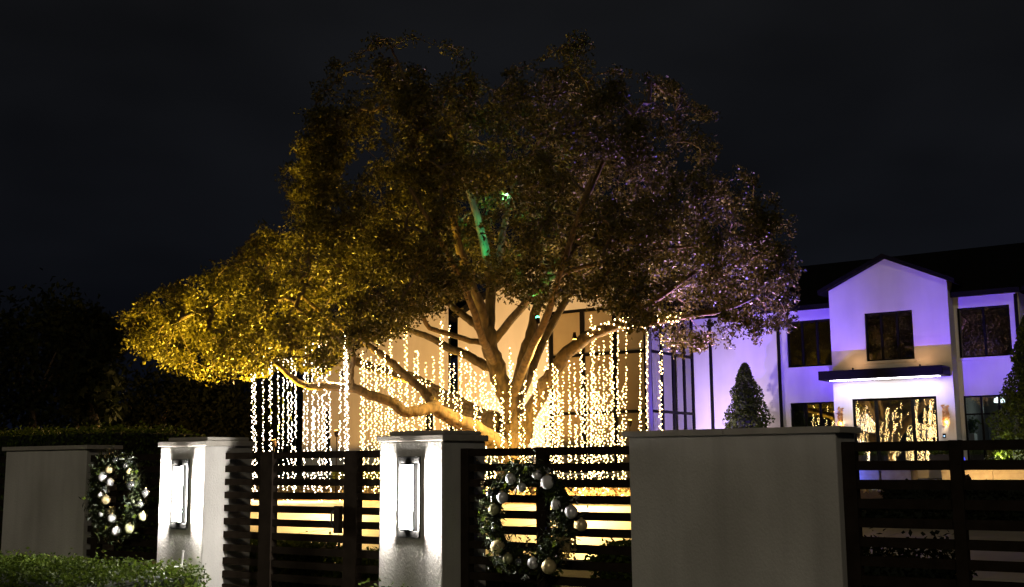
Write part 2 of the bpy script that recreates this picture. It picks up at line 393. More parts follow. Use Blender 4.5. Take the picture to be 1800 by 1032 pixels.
wreath(-4.035, 1.262, .275, [(898, 842, 20, 'silver_ball'), (917, 857, 17, 'silver_ball'), (944, 835, 18, 'silver_ball'), (962, 848, 25, 'white_ball'),
    (883, 875, 21, 'silver_ball'), (868, 896, 20, 'green_ball'), (869, 930, 11, 'clear_ball'), (875, 962, 27, 'gold_ball'), (893, 982, 19, 'green_ball'),
    (912, 988, 15, 'clear_ball'), (937, 990, 21, 'silver_ball'), (965, 996, 27, 'gold_ball'), (977, 887, 19, 'white_ball'), (1004, 900, 24, 'silver_ball'),
    (1022, 923, 22, 'gold_ball'), (862, 868, 14, 'clear_ball')],
    [(1000, 962, .09, 'gold_leaf', 46), (985, 945, .07, 'gold_leaf', 26), (1012, 872, .06, 'silver_leaf', 20), (930, 824, .055, 'silver_leaf', 18), (964, 829, .05, 'silver_leaf', 14),
     (971, 869, .05, 'topiary_leaf', 24), (985, 907, .05, 'topiary_leaf', 24), (926, 950, .06, 'gold_leaf', 14), (1000, 975, .07, 'gold_leaf', 26), (924, 1012, .05, 'silver_leaf', 16), (849, 850, .04, 'gold_leaf', 10)],
    'full wreath with silver and gold baubles hung beside the wide stucco wall', 3)
wreath(-8.125, 1.36, .285, [(193, 825, 16, 'gold_ball'), (182, 838, 19, 'silver_ball'), (194, 847, 13, 'silver_ball'), (204, 809, 13, 'clear_ball'), (221, 818, 12, 'clear_ball'),
    (227, 829, 10, 'gold_ball'), (231, 853, 17, 'clear_ball'), (177, 871, 11, 'white_ball'), (186, 879, 17, 'gold_ball'), (256, 867, 15, 'clear_ball'), (247, 886, 13, 'clear_ball'),
    (197, 911, 16, 'silver_ball'), (205, 934, 18, 'white_ball'), (251, 908, 16, 'green_ball'), (227, 929, 18, 'green_ball'), (178, 904, 10, 'silver_ball')],
    [(190, 801, .06, 'gold_leaf', 24), (214, 804, .05, 'silver_leaf', 14), (184, 860, .06, 'silver_leaf', 26), (196, 895, .06, 'gold_leaf', 26), (182, 925, .05, 'silver_leaf', 16), (183, 945, .045, 'gold_leaf', 10), (229, 806, .05, 'silver_leaf', 12)],
    'lopsided lit wreath with pale baubles hung beside the pale stucco wall', 8)

# ------------------------------------------------------------------ hedges
def hedge(u0, u1, v0, v1, z0, z1, label, n, mat='hedge_leaf', ln=.035, wd=.02, rough=.03, group=None, name='hedge'):
    t = thing(name, ((u0+u1)/2, (v0+v1)/2, z0), label, 'hedge', group)
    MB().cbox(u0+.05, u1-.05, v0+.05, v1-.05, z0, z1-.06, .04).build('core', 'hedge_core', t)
    du, dv_, dz = u1-u0, v1-v0, z1-z0
    ar = np.array([du*dv_, du*dz, dv_*dz, dv_*dz]); pick = rng.choice(4, n, p=ar/ar.sum()); a = rng.random(n); b = rng.random(n)
    P = np.empty((n, 3)); N = np.zeros((n, 3))
    for k in range(4):
        s = pick == k
        if k == 0: P[s] = np.stack([u0+a[s]*du, v0+b[s]*dv_, np.full(s.sum(), z1)], 1); N[s] = (0, 0, 1)
        if k == 1: P[s] = np.stack([u0+a[s]*du, np.full(s.sum(), v0), z0+b[s]*dz], 1); N[s] = (0, -1, 0)
        if k == 2: P[s] = np.stack([np.full(s.sum(), u1), v0+a[s]*dv_, z0+b[s]*dz], 1); N[s] = (1, 0, 0)
        if k == 3: P[s] = np.stack([np.full(s.sum(), u0), v0+a[s]*dv_, z0+b[s]*dz], 1); N[s] = (-1, 0, 0)
    lump = np.array([noise.noise((p[0]*5, p[1]*5, p[2]*5)) for p in P])
    # rounded shoulders
    cu, cv = (u0+u1)/2, (v0+v1)/2
    eu = np.clip((np.abs(P[:, 0]-cu)-(du/2-.14))/.14, 0, 1); ev = np.clip((np.abs(P[:, 1]-cv)-(dv_/2-.14))/.14, 0, 1)
    top = P[:, 2] > z1-.12; P[top, 2] -= .06*(np.maximum(eu, ev)[top]**2)
    P += N*(lump*rough*1.6-.02+rng.normal(0, rough, n))[:, None]
    V, Q = leaves(P, ln, wd, N*.8, .8); np_mesh('foliage', V, Q, mat, t, 'stuff'); return t
hedge(-10.2, -6.55, 4.55, 5.55, .12, .88, 'long clipped hedge in front of the pale stucco wall', 26000, rough=.035)
hedge(-7.18, -6.80, 5.55, 5.88, .12, .86, 'small clipped shrub at the foot of the lamp pillar', 3500, rough=.04, name='shrub')
hedge(-5.20, -4.62, 5.45, 5.85, .12, .78, 'low shrub below the lamp pillar between gate and wreathed fence', 3500, rough=.04, name='shrub')
hedge(-17, -11.75, 8.6, 10.0, .3, 2.07, 'tall dark clipped hedge rising behind the lopsided wreath', 16000, 'hedge_leaf', .05, .03)
hedge(-9.6, -8.0, 7.9, 8.9, .35, .84, 'square dark hedge block behind the hinge post of the gate', 6000, 'hedge_leaf', .05, .03)
hedge(-7.95, -5.6, 8.1, 8.9, .35, .72, 'low dark hedge behind the lock side of the gate', 7000, 'hedge_leaf', .05, .03)
hedge(-4.95, -3.7, 8.3, 8.9, .35, .93, 'low dark hedge behind the wreathed fence', 4000, 'hedge_leaf', .05, .03)
hedge(-6.42, -1.0, 21.2, 22.4, .75, 1.17, 'dark hedge along the terrace seen through the fence', 7000, 'shade_leaf', .06, .04)
hedge(-5.4, -1.5, 15.6, 17.6, .60, .98, 'low leafy ground cover beyond the driveway', 8000, 'shade_leaf', .07, .05)
hedge(-3.6, -2.4, 9.4, 10.2, .40, .83, 'ragged low shrub before the driveway', 3000, 'shade_leaf', .06, .035, .07, name='shrub')
hedge(-27, -20, 28.5, 29.5, .95, 1.5, 'clipped lit hedge at the foot of the low house wing', 6000, 'hedge_leaf', .07, .05)

t = thing('marker_stake', (-6.82, 5.6, .2), 'thin leaning white stake in the shrub beside the lamp pillar', 'stake')
MB().tube([(-6.85, 5.58, .15), (-6.765, 5.60, .985)], [.011, .009], 8).build('rod', 'white_pot', t)
MB().ball((-6.765, 5.60, .987), .011, 8, 6).build('tip', 'white_pot', t)

# ------------------------------------------------------------------ the house
GV, MV, BV, LV = 38.5, 39.2, 35.5, 34.7             # fronts: gable, main wall, glazed wing, low wing
HB = 1.0                                             # base of the walls
H = thing('house', (-12, 40, HB), 'white two storey house with a blue lit gable, dark roof and glazed wing', 'house')
def wall_holes(u0, u1, z0, z1, v, holes, depth=.22, top=None):
    """front skin with rectangular openings and their reveals, plus a back skin"""
    m = MB(); xs = sorted({u0, u1}|{h[0] for h in holes}|{h[1] for h in holes}); zs = sorted({z0, z1}|{h[2] for h in holes}|{h[3] for h in holes})
    for a, b in zip(xs[:-1], xs[1:]):
        for c, d in zip(zs[:-1], zs[1:]):
            if any(a >= h[0]-1e-6 and b <= h[1]+1e-6 and c >= h[2]-1e-6 and d <= h[3]+1e-6 for h in holes): continue
            m.add([(a, v, c), (b, v, c), (b, v, d), (a, v, d)], [(0, 1, 2, 3)]); m.add([(a, v+depth, c), (b, v+depth, c), (b, v+depth, d), (a, v+depth, d)], [(3, 2, 1, 0)])
    for a, b, c, d in holes:
        m.add([(a, v, c), (b, v, c), (b, v, d), (a, v, d), (a, v+depth, c), (b, v+depth, c), (b, v+depth, d), (a, v+depth, d)],
              [(0, 4, 5, 1), (1, 5, 6, 2), (2, 6, 7, 3), (3, 7, 4, 0)])
    for (a, b) in ((u0, u0), (u1, u1)):
        m.add([(a, v, z0), (a, v+depth, z0), (a, v+depth, z1), (a, v, z1)], [(0, 1, 2, 3)])
    if top:
        ua, za = top; m.prism([(u0, z1), (u1, z1), (ua, za)], v, v+depth)
    return m
def window(u0, u1, z0, z1, v, cols, rows, glass='glass', sill=True, name='window', fw_=.05):
    """frame in the opening; every pane a piece of its own"""
    m = MB(); vf = v+.09
    xs = list(cols); zs = list(rows)
    for x in xs:
        wd = fw_*(1.0 if x in (xs[0], xs[-1]) else 1.3)
        a = x if x == xs[0] else (x-wd if x == xs[-1] else x-wd/2); m.box(a, a+wd, vf-.03, vf+.05, z0, z1)
    for z in zs:
        a = z if z == zs[0] else (z-fw_ if z == zs[-1] else z-fw_/2); m.box(u0+.004, u1-.004, vf-.026, vf+.046, a, a+fw_)
    f = m.build(name, 'frame_black', H)
    for a, b in zip(xs[:-1], xs[1:]):
        for c, d in zip(zs[:-1], zs[1:]):
            # each pane hangs a touch out of true, as real glazing does
            tilt = random.uniform(-.0005, .0005); tz = random.uniform(-.0005, .0005)
            MB().add([(a+.02, vf+.012-tilt-tz, c+.02), (b-.02, vf+.012+tilt-tz, c+.02), (b-.02, vf+.012+tilt+tz, d-.02), (a+.02, vf+.012-tilt+tz, d-.02)], [(0, 1, 2, 3)]).build('pane', glass, f)
    if sill: MB().cbox(u0-.10, u1+.10, v-.05, v-.002, z0-.09, z0-.005, .01).build('sill', 'house_stucco', f)
    return f
def third(a, b, n): return [a+(b-a)*k/n for k in range(n+1)]

# gable bay
gl, gr = -13.10, -9.14
wall_holes(gl, gr, HB, 7.45, GV, [(-11.90, -10.31, 4.93, 6.57), (-12.48, -9.70, 1.38, 3.68)], top=((gl+gr)/2, 8.37)).build('gable_wall', 'house_stucco', H)
window(-11.90, -10.31, 4.93, 6.57, GV, third(-11.90, -10.31, 3), [4.93, 6.57])
window(-12.48, -9.70, 1.38, 3.68, GV, [-12.48, -11.69, -10.49, -9.70], [1.38, 3.68], sill=False, name='glass_door', fw_=.075)
MB().box(gr-.22, gr, GV+.224, MV-.003, HB, 7.45).build('gable_return', 'house_stucco', H)
MB().box(gl, gl+.22, GV+.224, MV-.003, HB, 7.45).build('gable_return', 'house_stucco', H)
# main wall left and right of the gable bay
wall_holes(-18.66, gl, HB, 6.98, MV, [(-14.95, -13.30, 4.93, 6.58), (-14.93, -13.32, 1.38, 3.66)]).build('main_wall', 'house_stucco', H)
window(-14.95, -13.30, 4.93, 6.58, MV, third(-14.95, -13.30, 3), [4.93, 6.58])
window(-14.93, -13.32, 1.38, 3.66, MV, third(-14.93, -13.32, 3), [1.38, 3.66], sill=False)
wall_holes(gr, -7.12, HB, 6.98, MV, [(-9.05, -7.42, 4.93, 6.58), (-9.02, -7.40, 1.38, 3.68)]).build('main_wall', 'house_stucco', H)
window(-9.05, -7.42, 4.93, 6.58, MV, third(-9.05, -7.42, 2), [4.93, 6.58])
window(-9.02, -7.40, 1.38, 3.68, MV, third(-9.02, -7.40, 3), [1.38, 3.08, 3.68], sill=False)
MB().box(-7.12, -3.0, MV+1.4, MV+1.6, HB, 6.98).build('main_wall', 'house_stucco', H)
MB().box(-7.34, -7.122, MV+.224, MV+1.4, HB, 6.98).build('main_wall', 'house_stucco', H)
# dim rooms behind the glass
for a, b, z0, z1, v in ((-13.08, -9.16, 1.36, 4.1, GV+.23), (-18.5, -13.12, 1.36, 4.1, MV+.23), (-9.1, -7.35, 1.36, 4.1, MV+.23), (-18.5, -7.35, 4.5, 6.9, MV+.25)):
    m = MB(); d = 3.4
    m.add([(a, v, z0), (b, v, z0), (b, v+d, z0), (a, v+d, z0), (a, v, z1), (b, v, z1), (b, v+d, z1), (a, v+d, z1)], [(0, 1, 2, 3), (4, 7, 6, 5), (3, 2, 6, 7), (0, 3, 7, 4), (1, 5, 6, 2)])
    m.build('room', 'interior', H)
# canopy over the door with its light strip
cn = MB().cbox(-13.26, -9.20, GV-1.0, GV-.003, 4.30, 4.60, .015).build('canopy', 'frame_black', H)
MB().box(-13.0, -9.42, GV-.62, GV-.40, 4.285, 4.297).build('light_strip', 'canopy_strip', cn)
# roofs
def slab_roof(pts, th, name='roof'):
    m = MB(); n = len(pts); m.add(list(pts)+[(x, y, z-th) for x, y, z in pts], [tuple(range(n)), tuple(range(2*n-1, n-1, -1))]+[(i, i+n, (i+1) % n+n, (i+1) % n) for i in range(n)])
    return m.build(name, 'roof_tile', H)
ez, rz, rv = 7.10, 9.40, 44.0
slab_roof([(-19.2, MV-.35, ez), (-4.5, MV-.35, ez), (-4.5, rv, rz), (-19.2, rv, rz)], .16)
slab_roof([(-19.2, rv+.01, rz), (-4.5, rv+.01, rz), (-4.5, 48.8, ez), (-19.2, 48.8, ez)], .16)
ga, gz = (gl+gr)/2, 8.52
for s in (-1, 1):
    slab_roof([(ga, GV-.28, gz), (ga+s*2.28, GV-.28, gz-2.28*.465), (ga+s*2.28, 41.4, gz-2.28*.465), (ga, 43.0, gz)], .15)
for a, b in ((-19.2, gl-.02), (gr+.02, -7.0)):
    MB().box(a, b, MV-.45, MV-.352, ez-.2, ez-.03).build('gutter', 'frame_black', H)
for u, v in ((-17.92, MV), (-15.25, MV), (-7.2, MV)):
    MB().cbox(u-.05, u+.05, v-.10, v-.015, HB, 6.9, .01).build('downspout', 'frame_black', H)
# glazed wing: gabled front, tall glazing, glazed side
bl, br, bz = -27.0, -18.62, 7.3
wall_holes(bl, br, HB, bz, BV, [(-22.78, -18.72, 1.25, 7.2)], top=((bl+br)/2, 9.25)).build('wing_wall', 'house_stucco', H)
f = window(-22.78, -18.72, 1.25, 7.2, BV, [-22.78, -21.37, -20.02, -18.72], [1.25, 3.39, 5.5, 7.2], 'blind_glass', False, 'glazed_front', .11)
for a, b in zip([-22.70, -21.33, -19.98], [-21.41, -20.06, -18.80]):
    MB().box(a, b, BV+.19, BV+.2, 1.27, 7.18).build('blind', 'blind', f)
m = MB(); x = br-.05
for v in (BV+.235, BV+1.1, BV+2.0, BV+2.9, MV-.08): m.box(x-.05, x+.04, v-.05, v+.05, HB+.2, 7.2)
for z in (3.39, 5.5, 1.25, 7.2): m.box(x-.046, x+.036, BV+.23, MV-.03, z-.05, z+.05)
f = m.build('glazed_side', 'frame_black', H)
vs2 = [BV+.235, BV+1.1, BV+2.0, BV+2.9, MV-.08]; zs2 = [1.25, 3.39, 5.5, 7.2]
for a, b in zip(vs2[:-1], vs2[1:]):
    for c, d in zip(zs2[:-1], zs2[1:]):
        MB().add([(x, a+.04, c+.04), (x, b-.04, c+.04), (x, b-.04, d-.04), (x, a+.04, d-.04)], [(0, 1, 2, 3)]).build('pane', 'glass', f)
for v in (BV+1.5, BV+2.75): MB().box(x-.35, x-.3, v-.14, v+.12, 1.3, 7.0).build('curtain', 'blind', f)
MB().box(bl+.3, br-1.6, BV+3.2, BV+3.4, HB, 7.2).build('room', 'interior', H)
wz, wa = 9.42, (bl+br)/2
for s in (-1, 1):
    slab_roof([(wa, BV-.3, wz), (wa+s*4.5, BV-.3, wz-4.5*.465), (wa+s*4.5, 44, wz-4.5*.465), (wa, 44, wz)], .16)
# low wing on the far left
ll, lr, lz = -34.6, -27.02, 4.85
wall_holes(ll, lr, HB-.1, lz, LV, [(-33.35, -33.0, 1.25, 3.92), (-28.0, -27.6, 1.25, 3.96)], top=(lr, 8.36)).build('low_wing_wall', 'house_stucco', H)
window(-33.35, -33.0, 1.25, 3.92, LV, [-33.35, -33.0], [1.25, 3.92], sill=False)
window(-28.0, -27.6, 1.25, 3.96, LV, [-28.0, -27.6], [1.25, 3.96], sill=False)
MB().box(ll, ll+.22, LV+.224, 41, HB-.1, lz).build('low_wing_wall', 'house_stucco', H)
MB().box(ll+.3, lr-.3, LV+2.5, LV+2.7, HB, lz).build('room', 'interior', H)
slab_roof([(ll-.45, LV-.3, lz-.04), (lr-.02, LV-.3, 8.53), (lr-.02, 41, 8.53), (ll-.45, 41, lz-.04)], .16)

# ------------------------------------------------------------------ terrace, steps, fountain, planters
MB().box(-18.6, -2, 32.9, 38.49, .6, 1.36).build('terrace', 'concrete', None, kind='structure')
t = thing('terrace_wall', (-5, 32.2, 1.0), 'low stone wall lit amber along the terrace edge', 'wall')
for k in range(5):
    a = -8.05+k*1.3; MB().cbox(a+.004, a+1.296, 32.0, 32.4, .8, 1.27, .01).build('block', 'stone', t); MB().cbox(a+.004, a+1.296, 31.95, 32.45, 1.272, 1.345, .01).build('coping_stone', 'stone', t)
t = thing('terrace_pier', (-9.1, 31.8, 1.0), 'square stone pier lit amber beside the blue fountain basin', 'pier')
MB().cbox(-9.5, -8.72, 31.5, 32.2, .8, 1.33, .012).build('shaft', 'stone', t); MB().cbox(-9.55, -8.67, 31.45, 32.25, 1.332, 1.41, .012).build('cap', 'stone', t)
t = thing('fountain', (-10.8, 32.1, 1.0), 'long fountain basin with self-glowing blue water jets below the door', 'fountain')
MB().cbox(-12.6, -9.6, 31.6, 31.8, .8, 1.37, .012).build('basin_wall', 'stone', t)
MB().cbox(-12.6, -9.6, 32.45, 32.6, .8, 1.37, .012).build('basin_wall', 'stone', t)
MB().box(-12.58, -9.62, 31.802, 32.448, .9, 1.345).build('water', 'glass', t)
MB().box(-12.5, -9.7, 32.0, 32.06, 1.372, 1.39).build('light_strip', 'blue_strip', t)
for k, u in enumerate((-10.62, -10.5, -10.36, -11.4, -11.55, -8.55)):
    if u < -9: MB().lathe((u, 32.1, 1.35), [(.05, 0), (.04, .15), (.05, .28), (.012, .36+.05*(k % 3))], 8).build('jet', 'blue_jet', t)
light('pool_light', 'POINT', (-10.6, 31.2, 1.2), 60, (.08, .12, 1), t, size=.04)
t = thing('fire_bowl', (-7.95, 33.4, 1.36), 'dark bowl with small blue flames beside the dark planter', 'bowl')
MB().lathe((-7.95, 33.4, 1.36), [(.16, 0), (.2, .05), (.34, .2), (.36, .22), (.3, .2), (.05, .16)], 20).build('bowl', 'dark_pot', t, True)
for k, (du, h) in enumerate(((-.16, .16), (-.05, .3), (.06, .24), (.16, .18))): MB().lathe((-7.95+du, 33.4, 1.54), [(.03, 0), (.05, h*.35), (.03, h*.7), (.005, h)], 8).build('flame', 'blue_jet', t, True)
t = thing('garden_steps', (-8.6, 26, .7), 'pale lit steps edged by a blue light line', 'steps')
for k in range(3):
    MB().cbox(-12.5, -7.8, 26+k*.4, 26.42+k*.4, .5, .86+k*.08, .008).build('step', 'concrete', t)
    MB().box(-12.4, -7.9, 25.96+k*.4, 25.985+k*.4, .815+k*.08, .83+k*.08).build('step_light', 'step_strip', t)
MB().box(-12.5, -8.45, 27.9, 27.96, 1.03, 1.06).build('light_line', 'blue_strip', t)
def planter(u, v, z, w, h, label):
    t = thing('planter', (u, v, z), label, 'planter', 'dark planters on the terrace')
    MB().cbox(u-w/2, u+w/2, v-.25, v+.25, z, z+h, .012).build('box', 'dark_pot', t)
    n = 700; P = np.stack([u+rng.uniform(-w/2, w/2, n), v+rng.uniform(-.25, .25, n), z+h+np.abs(rng.normal(0, .10, n))], 1)
    V, Q = leaves(P, .10, .05); np_mesh('foliage', V, Q, 'hedge_leaf', t, 'stuff')
p = atv(1660, 800, 37.4); planter(p[0], 37.4, 1.362, .82, .42, 'dark planter of bright leaves right of the glass door')
p = atv(1506, 800, 37.4); planter(p[0], 37.4, 1.362, .5, .42, 'dark planter by the glass door above the blue jets')
def potted(u, v, z, s, label):
    t = thing('potted_plant', (u, v, z), label, 'potted plant')
    MB().cbox(u-.22*s, u+.22*s, v-.2, v+.2, z, z+.34*s, .015).build('pot', 'white_pot', t)
    n = 500; P = np.array([u, v, z+.68*s])+rng.normal(0, .16*s, (n, 3))
    MB().tube([(u, v, z+.3*s), (u, v, z+.6*s)], .02).build('stem', 'twig_bark', t)
    V, Q = leaves(P, .10, .06); np_mesh('foliage', V, Q, 'topiary_leaf', t, 'stuff')
MB().cbox(-10.3, -9.25, 39.6, 40.4, 1.362, 2.35, .01).build('cabinet', 'dark_pot', H)
p = atv(1641, 763, 40); potted(p[0], 40, 2.352, 1.0, 'leafy plant in a white box seen through the glass door')
MB().cbox(-9.0, -8.0, 39.9, 40.5, 1.362, 2.2, .01).build('cabinet', 'dark_pot', H)
p = atv(1706, 770, 40.2); potted(p[0], 40.2, 2.202, .8, 'leafy plant in a white pot seen through the paned window')
t = thing('ceiling_lamp', (-8.4, 40.6, 3.9), 'small pale lamp hanging inside the paned window', 'lamp')
MB().lathe((-8.2, 40.6, 3.5), [(.05, .55), (.01, .5), (.012, .2), (.16, .12), (.18, 0), (.05, -.02)], 12).build('shade', 'room_lamp', t)
light('room_light', 'POINT', (-8.2, 40.6, 3.3), 26, (.8, 1, .92), t)
light('hall_light', 'POINT', (-10.0, 40.4, 3.6), 14, (.9, 1, .92), H)

def sconce(x, y, label):
    p = atv(x, y, GV-.06)
    t = thing('wall_sconce', (p[0], GV, p[2]), label, 'sconce', 'leafy sconces beside the door')
    MB().box(p[0]-.05, p[0]+.05, GV-.03, GV-.002, p[2]-.3, p[2]+.3).build('back_plate', 'gold_leaf', t)
    for k in range(22):
        z = p[2]-.34+k*.031; c = np.array([p[0]+.07*(-1)**k*random.uniform(.5, 1.2), GV-.09+random.uniform(-.03, .02), z])
        V, Q = leaves(np.repeat(c[None], 2, 0), .15, .075, np.array([0, -1.0, .4]), .5); np_mesh('metal_leaf', V, Q, 'rust_leaf', t)
    MB().ball((p[0], GV-.055, p[2]-.22), .022, 8, 6).build('bulb', 'warm_lens', t)
    light('sconce_light', 'POINT', (p[0], GV-.16, p[2]-.24), 9, (1, .66, .35), t, size=.05)
sconce(1478, 733, 'rust coloured leaf sconce on the wall behind the end of the wide wall')
sconce(1663, 730, 'rust coloured leaf sconce above the small lit keypad')
p = atv(1660, 766, GV-.02)
t = thing('keypad', (p[0], GV, p[2]), 'small dark keypad with a lit screen beside the glass door', 'keypad')
MB().cbox(p[0]-.05, p[0]+.05, GV-.03, GV-.002, p[2]-.07, p[2]+.07, .006).build('case', 'frame_black', t)
MB().box(p[0]-.025, p[0]+.025, GV-.034, GV-.031, p[2]-.03, p[2]+.01).build('screen', 'keypad_glow', t)

# ------------------------------------------------------------------ conical topiary trees
def topiary(u, v, z0, z1, R, label, n=9000):
    t = thing('topiary_tree', (u, v, z0), label, 'topiary tree', 'conical trees against the house')
    MB().tube([(u, v, z0), (u, v, z0+.5), (u, v, z1-.4)], [.07, .06, .02], 8).build('trunk', 'twig_bark', t)
    h = rng.random(n)**1.35; q = rng.uniform(0, 2*PI, n); ph = rng.uniform(0, 9)
    prof = R*(1-h)**.8*(1+.18*np.sin(q*3+h*9+ph)+.15*np.sin(h*27+q*2)+.10*np.sin(h*53+q*5))+.05
    rr = prof*np.sqrt(rng.uniform(.45, 1.25, n)); P = np.stack([u+rr*np.cos(q), v+rr*np.sin(q), z0+.12+h*(z1-z0-.12)], 1)
    V, Q = leaves(P, .11, .06); np_mesh('crown', V, Q, 'topiary_leaf', t, 'stuff')
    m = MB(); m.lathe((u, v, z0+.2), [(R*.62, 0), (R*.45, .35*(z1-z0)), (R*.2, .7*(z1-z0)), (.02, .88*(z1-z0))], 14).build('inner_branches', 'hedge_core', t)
p = atv(1309, 640, 37.2); topiary(p[0], 37.2, 1.36, p[2]+.02, 1.0, 'conical topiary tree against the blue lit wall')
p = atv(1806, 560, 36.2); topiary(p[0], 36.2, 1.36, p[2]+.1, 1.12, 'tall conical topiary tree covering the paned window', 11000)

# ------------------------------------------------------------------ the oak
W0 = 28.0
OAK = thing('oak_tree', tuple(TC), 'huge spreading live oak hung with light strands', 'tree')
def lp(path, k=.86):                                              # (x, y, depth offset, radius)
    return [atw(x, y, W0+d) for x, y, d, r in path], [r*k for *_, r in path]
def smooth_path(P, R, n=5):
    P = np.array(P); R = np.array(R); out = []; rad = []; m = len(P)
    for i in range(m-1):
        p0, p1, p2, p3 = P[max(i-1, 0)], P[i], P[i+1], P[min(i+2, m-1)]
        for k in range(n):
            t = k/n; out.append(.5*((2*p1)+(-p0+p2)*t+(2*p0-5*p1+4*p2-p3)*t*t+(-p0+3*p1-3*p2+p3)*t**3)); rad.append(R[i]+(R[i+1]-R[i])*t)
    out.append(P[-1]); rad.append(R[-1]); out = np.array(out)
    j = rng.normal(0, 1, out.shape)*np.array(rad)[:, None]*.10; j[0] = 0; j[-1] = 0
    return out+j, rad
LIMBS = [
 # main trunk
 [(896, 880, 0, .62), (897, 862, 0, .46), (900, 820, 0, .40), (903, 770, 0, .39), (900, 735, 0, .36)],
 [(900, 740, 0, .30), (890, 695, -.1, .26), (876, 655, -.2, .25), (862, 612, -.2, .23), (858, 575, -.1, .19)],
 [(902, 745, 0, .26), (908, 690, .4, .21), (922, 630, .8, .19), (936, 575, 1.2, .16), (948, 520, 1.7, .13), (965, 455, 2.2, .10)],
 [(915, 775, 0, .26), (938, 715, -.3, .22), (965, 665, -.6, .20), (998, 620, -.9, .18), (1040, 588, -1.1, .165), (1088, 571, -1.2, .15), (1140, 567, -1.2, .125), (1200, 556, -1.2, .10), (1270, 545, -1.2, .07), (1330, 520, -1, .05)],
 # low left limb
 [(893, 790, 0, .26), (862, 772, -.5, .25), (830, 752, -.9, .24), (795, 735, -1.2, .20), (762, 717, -1.6, .17), (735, 722, -1.9, .15), (708, 722, -2.1, .14), (690, 708, -2.2, .13), (652, 694, -2.4, .125), (614, 682, -2.6, .115), (578, 680, -2.7, .10), (540, 678, -2.8, .09), (510, 662, -2.9, .08), (482, 635, -3, .065), (450, 612, -3, .05), (400, 590, -3, .04)],
 [(640, 690, -2.5, .07), (619, 676, -2.6, .075), (618, 650, -2.6, .075), (621, 624, -2.7, .07), (603, 607, -2.7, .06), (565, 572, -2.8, .05), (520, 540, -2.9, .04)],
 # big left limb behind
 [(880, 745, .1, .28), (840, 730, .6, .27), (800, 708, 1.0, .25), (758, 685, 1.4, .22), (718, 664, 1.8, .19), (675, 652, 2.2, .16), (628, 636, 2.6, .13), (580, 620, 3, .10), (520, 600, 3.4, .07), (460, 585, 3.8, .05), (390, 575, 4, .035)],
 [(775, 716, -1.4, .13), (757, 706, -1.4, .13), (747, 690, -1.3, .12), (717, 663, -1.2, .115), (690, 640, -1.1, .11), (667, 622, -1.1, .10), (640, 602, -1.1, .08), (590, 570, -1.1, .06), (530, 520, -1, .045)],
 # stems from the fork
 [(868, 650, -.2, .15), (842, 636, .1, .14), (815, 622, .4, .13), (789, 612, .7, .12), (753, 592, 1.1, .10), (713, 578, 1.5, .08), (660, 560, 2, .06), (590, 530, 2.4, .045)],
 [(860, 600, -.2, .10), (835, 601, -.5, .085), (792, 588, -1.0, .075), (755, 576, -1.4, .065), (742, 555, -1.6, .06), (715, 520, -1.8, .045)],
 [(857, 590, -.1, .13), (838, 572, .2, .12), (815, 555, .5, .11), (790, 535, .9, .095), (750, 500, 1.3, .075), (690, 440, 1.8, .055), (610, 390, 2.3, .04)],
 [(857, 585, -.1, .15), (845, 540, -.4, .14), (824, 485, -.7, .13), (806, 430, -1.0, .115), (792, 360, -1.2, .10), (770, 280, -1.3, .075), (730, 190, -1.2, .05), (700, 110, -1.1, .028)],
 [(860, 580, 0, .16), (863, 520, .2, .15), (855, 450, .4, .135), (840, 385, .5, .115), (812, 300, .7, .085), (790, 210, .8, .055), (800, 130, .9, .03)],
 [(863, 520, .2, .12), (876, 460, .5, .105), (884, 405, .8, .095), (905, 330, 1.2, .08), (950, 240, 1.5, .06), (985, 150, 1.6, .04), (1015, 85, 1.6, .025)],
 [(868, 600, 0, .12), (900, 560, -.5, .115), (940, 515, -1, .11), (962, 492, -1.2, .105), (978, 460, -1.4, .095), (1000, 430, -1.5, .085), (1030, 350, -1.6, .065), (1080, 250, -1.5, .045), (1130, 180, -1.3, .028)],
 [(962, 492, -1.2, .075), (1010, 474, -1.7, .065), (1070, 460, -2.2, .055), (1150, 440, -2.6, .045), (1250, 430, -2.8, .035)],
 [(905, 720, .2, .15), (930, 660, 1.2, .14), (955, 600, 2.2, .13), (1000, 520, 3, .11), (1060, 440, 3.6, .09), (1130, 370, 4, .065), (1190, 300, 4.2, .045)],
 [(1090, 571, -1.2, .09), (1150, 530, -.2, .08), (1220, 480, .8, .065), (1290, 430, 1.6, .05), (1340, 400, 2, .03)],
 [(1010, 424, -1.5, .05), (1060, 385, -2, .06), (1085, 400, -2.3, .055), (1110, 425, -2.5, .045), (1180, 420, -2.8, .035)],
 [(870, 640, -.2, .12), (850, 600, -1.6, .11), (830, 540, -2.8, .095), (800, 470, -3.6, .075), (760, 400, -4.2, .055), (720, 330, -4.5, .04)],
 [(900, 700, 0, .14), (930, 620, -1.5, .12), (960, 560, -2.6, .10), (985, 480, -3.6, .08), (1010, 400, -4.3, .06), (1040, 310, -4.6, .04)],
]
nodes = []; nrad = []; npar = []
for i, path in enumerate(LIMBS):
    P, R = lp(path); P, R = smooth_path(P, R)
    m = MB(); m.tube(P, R, 12 if max(R) > .2 else 9)
    o = m.build('trunk' if i == 0 else 'limb', 'bark', OAK, True)
    if i == 0: continue
    for p, r in list(zip(P, R))[4:]: nodes.append(p); nrad.append(r)
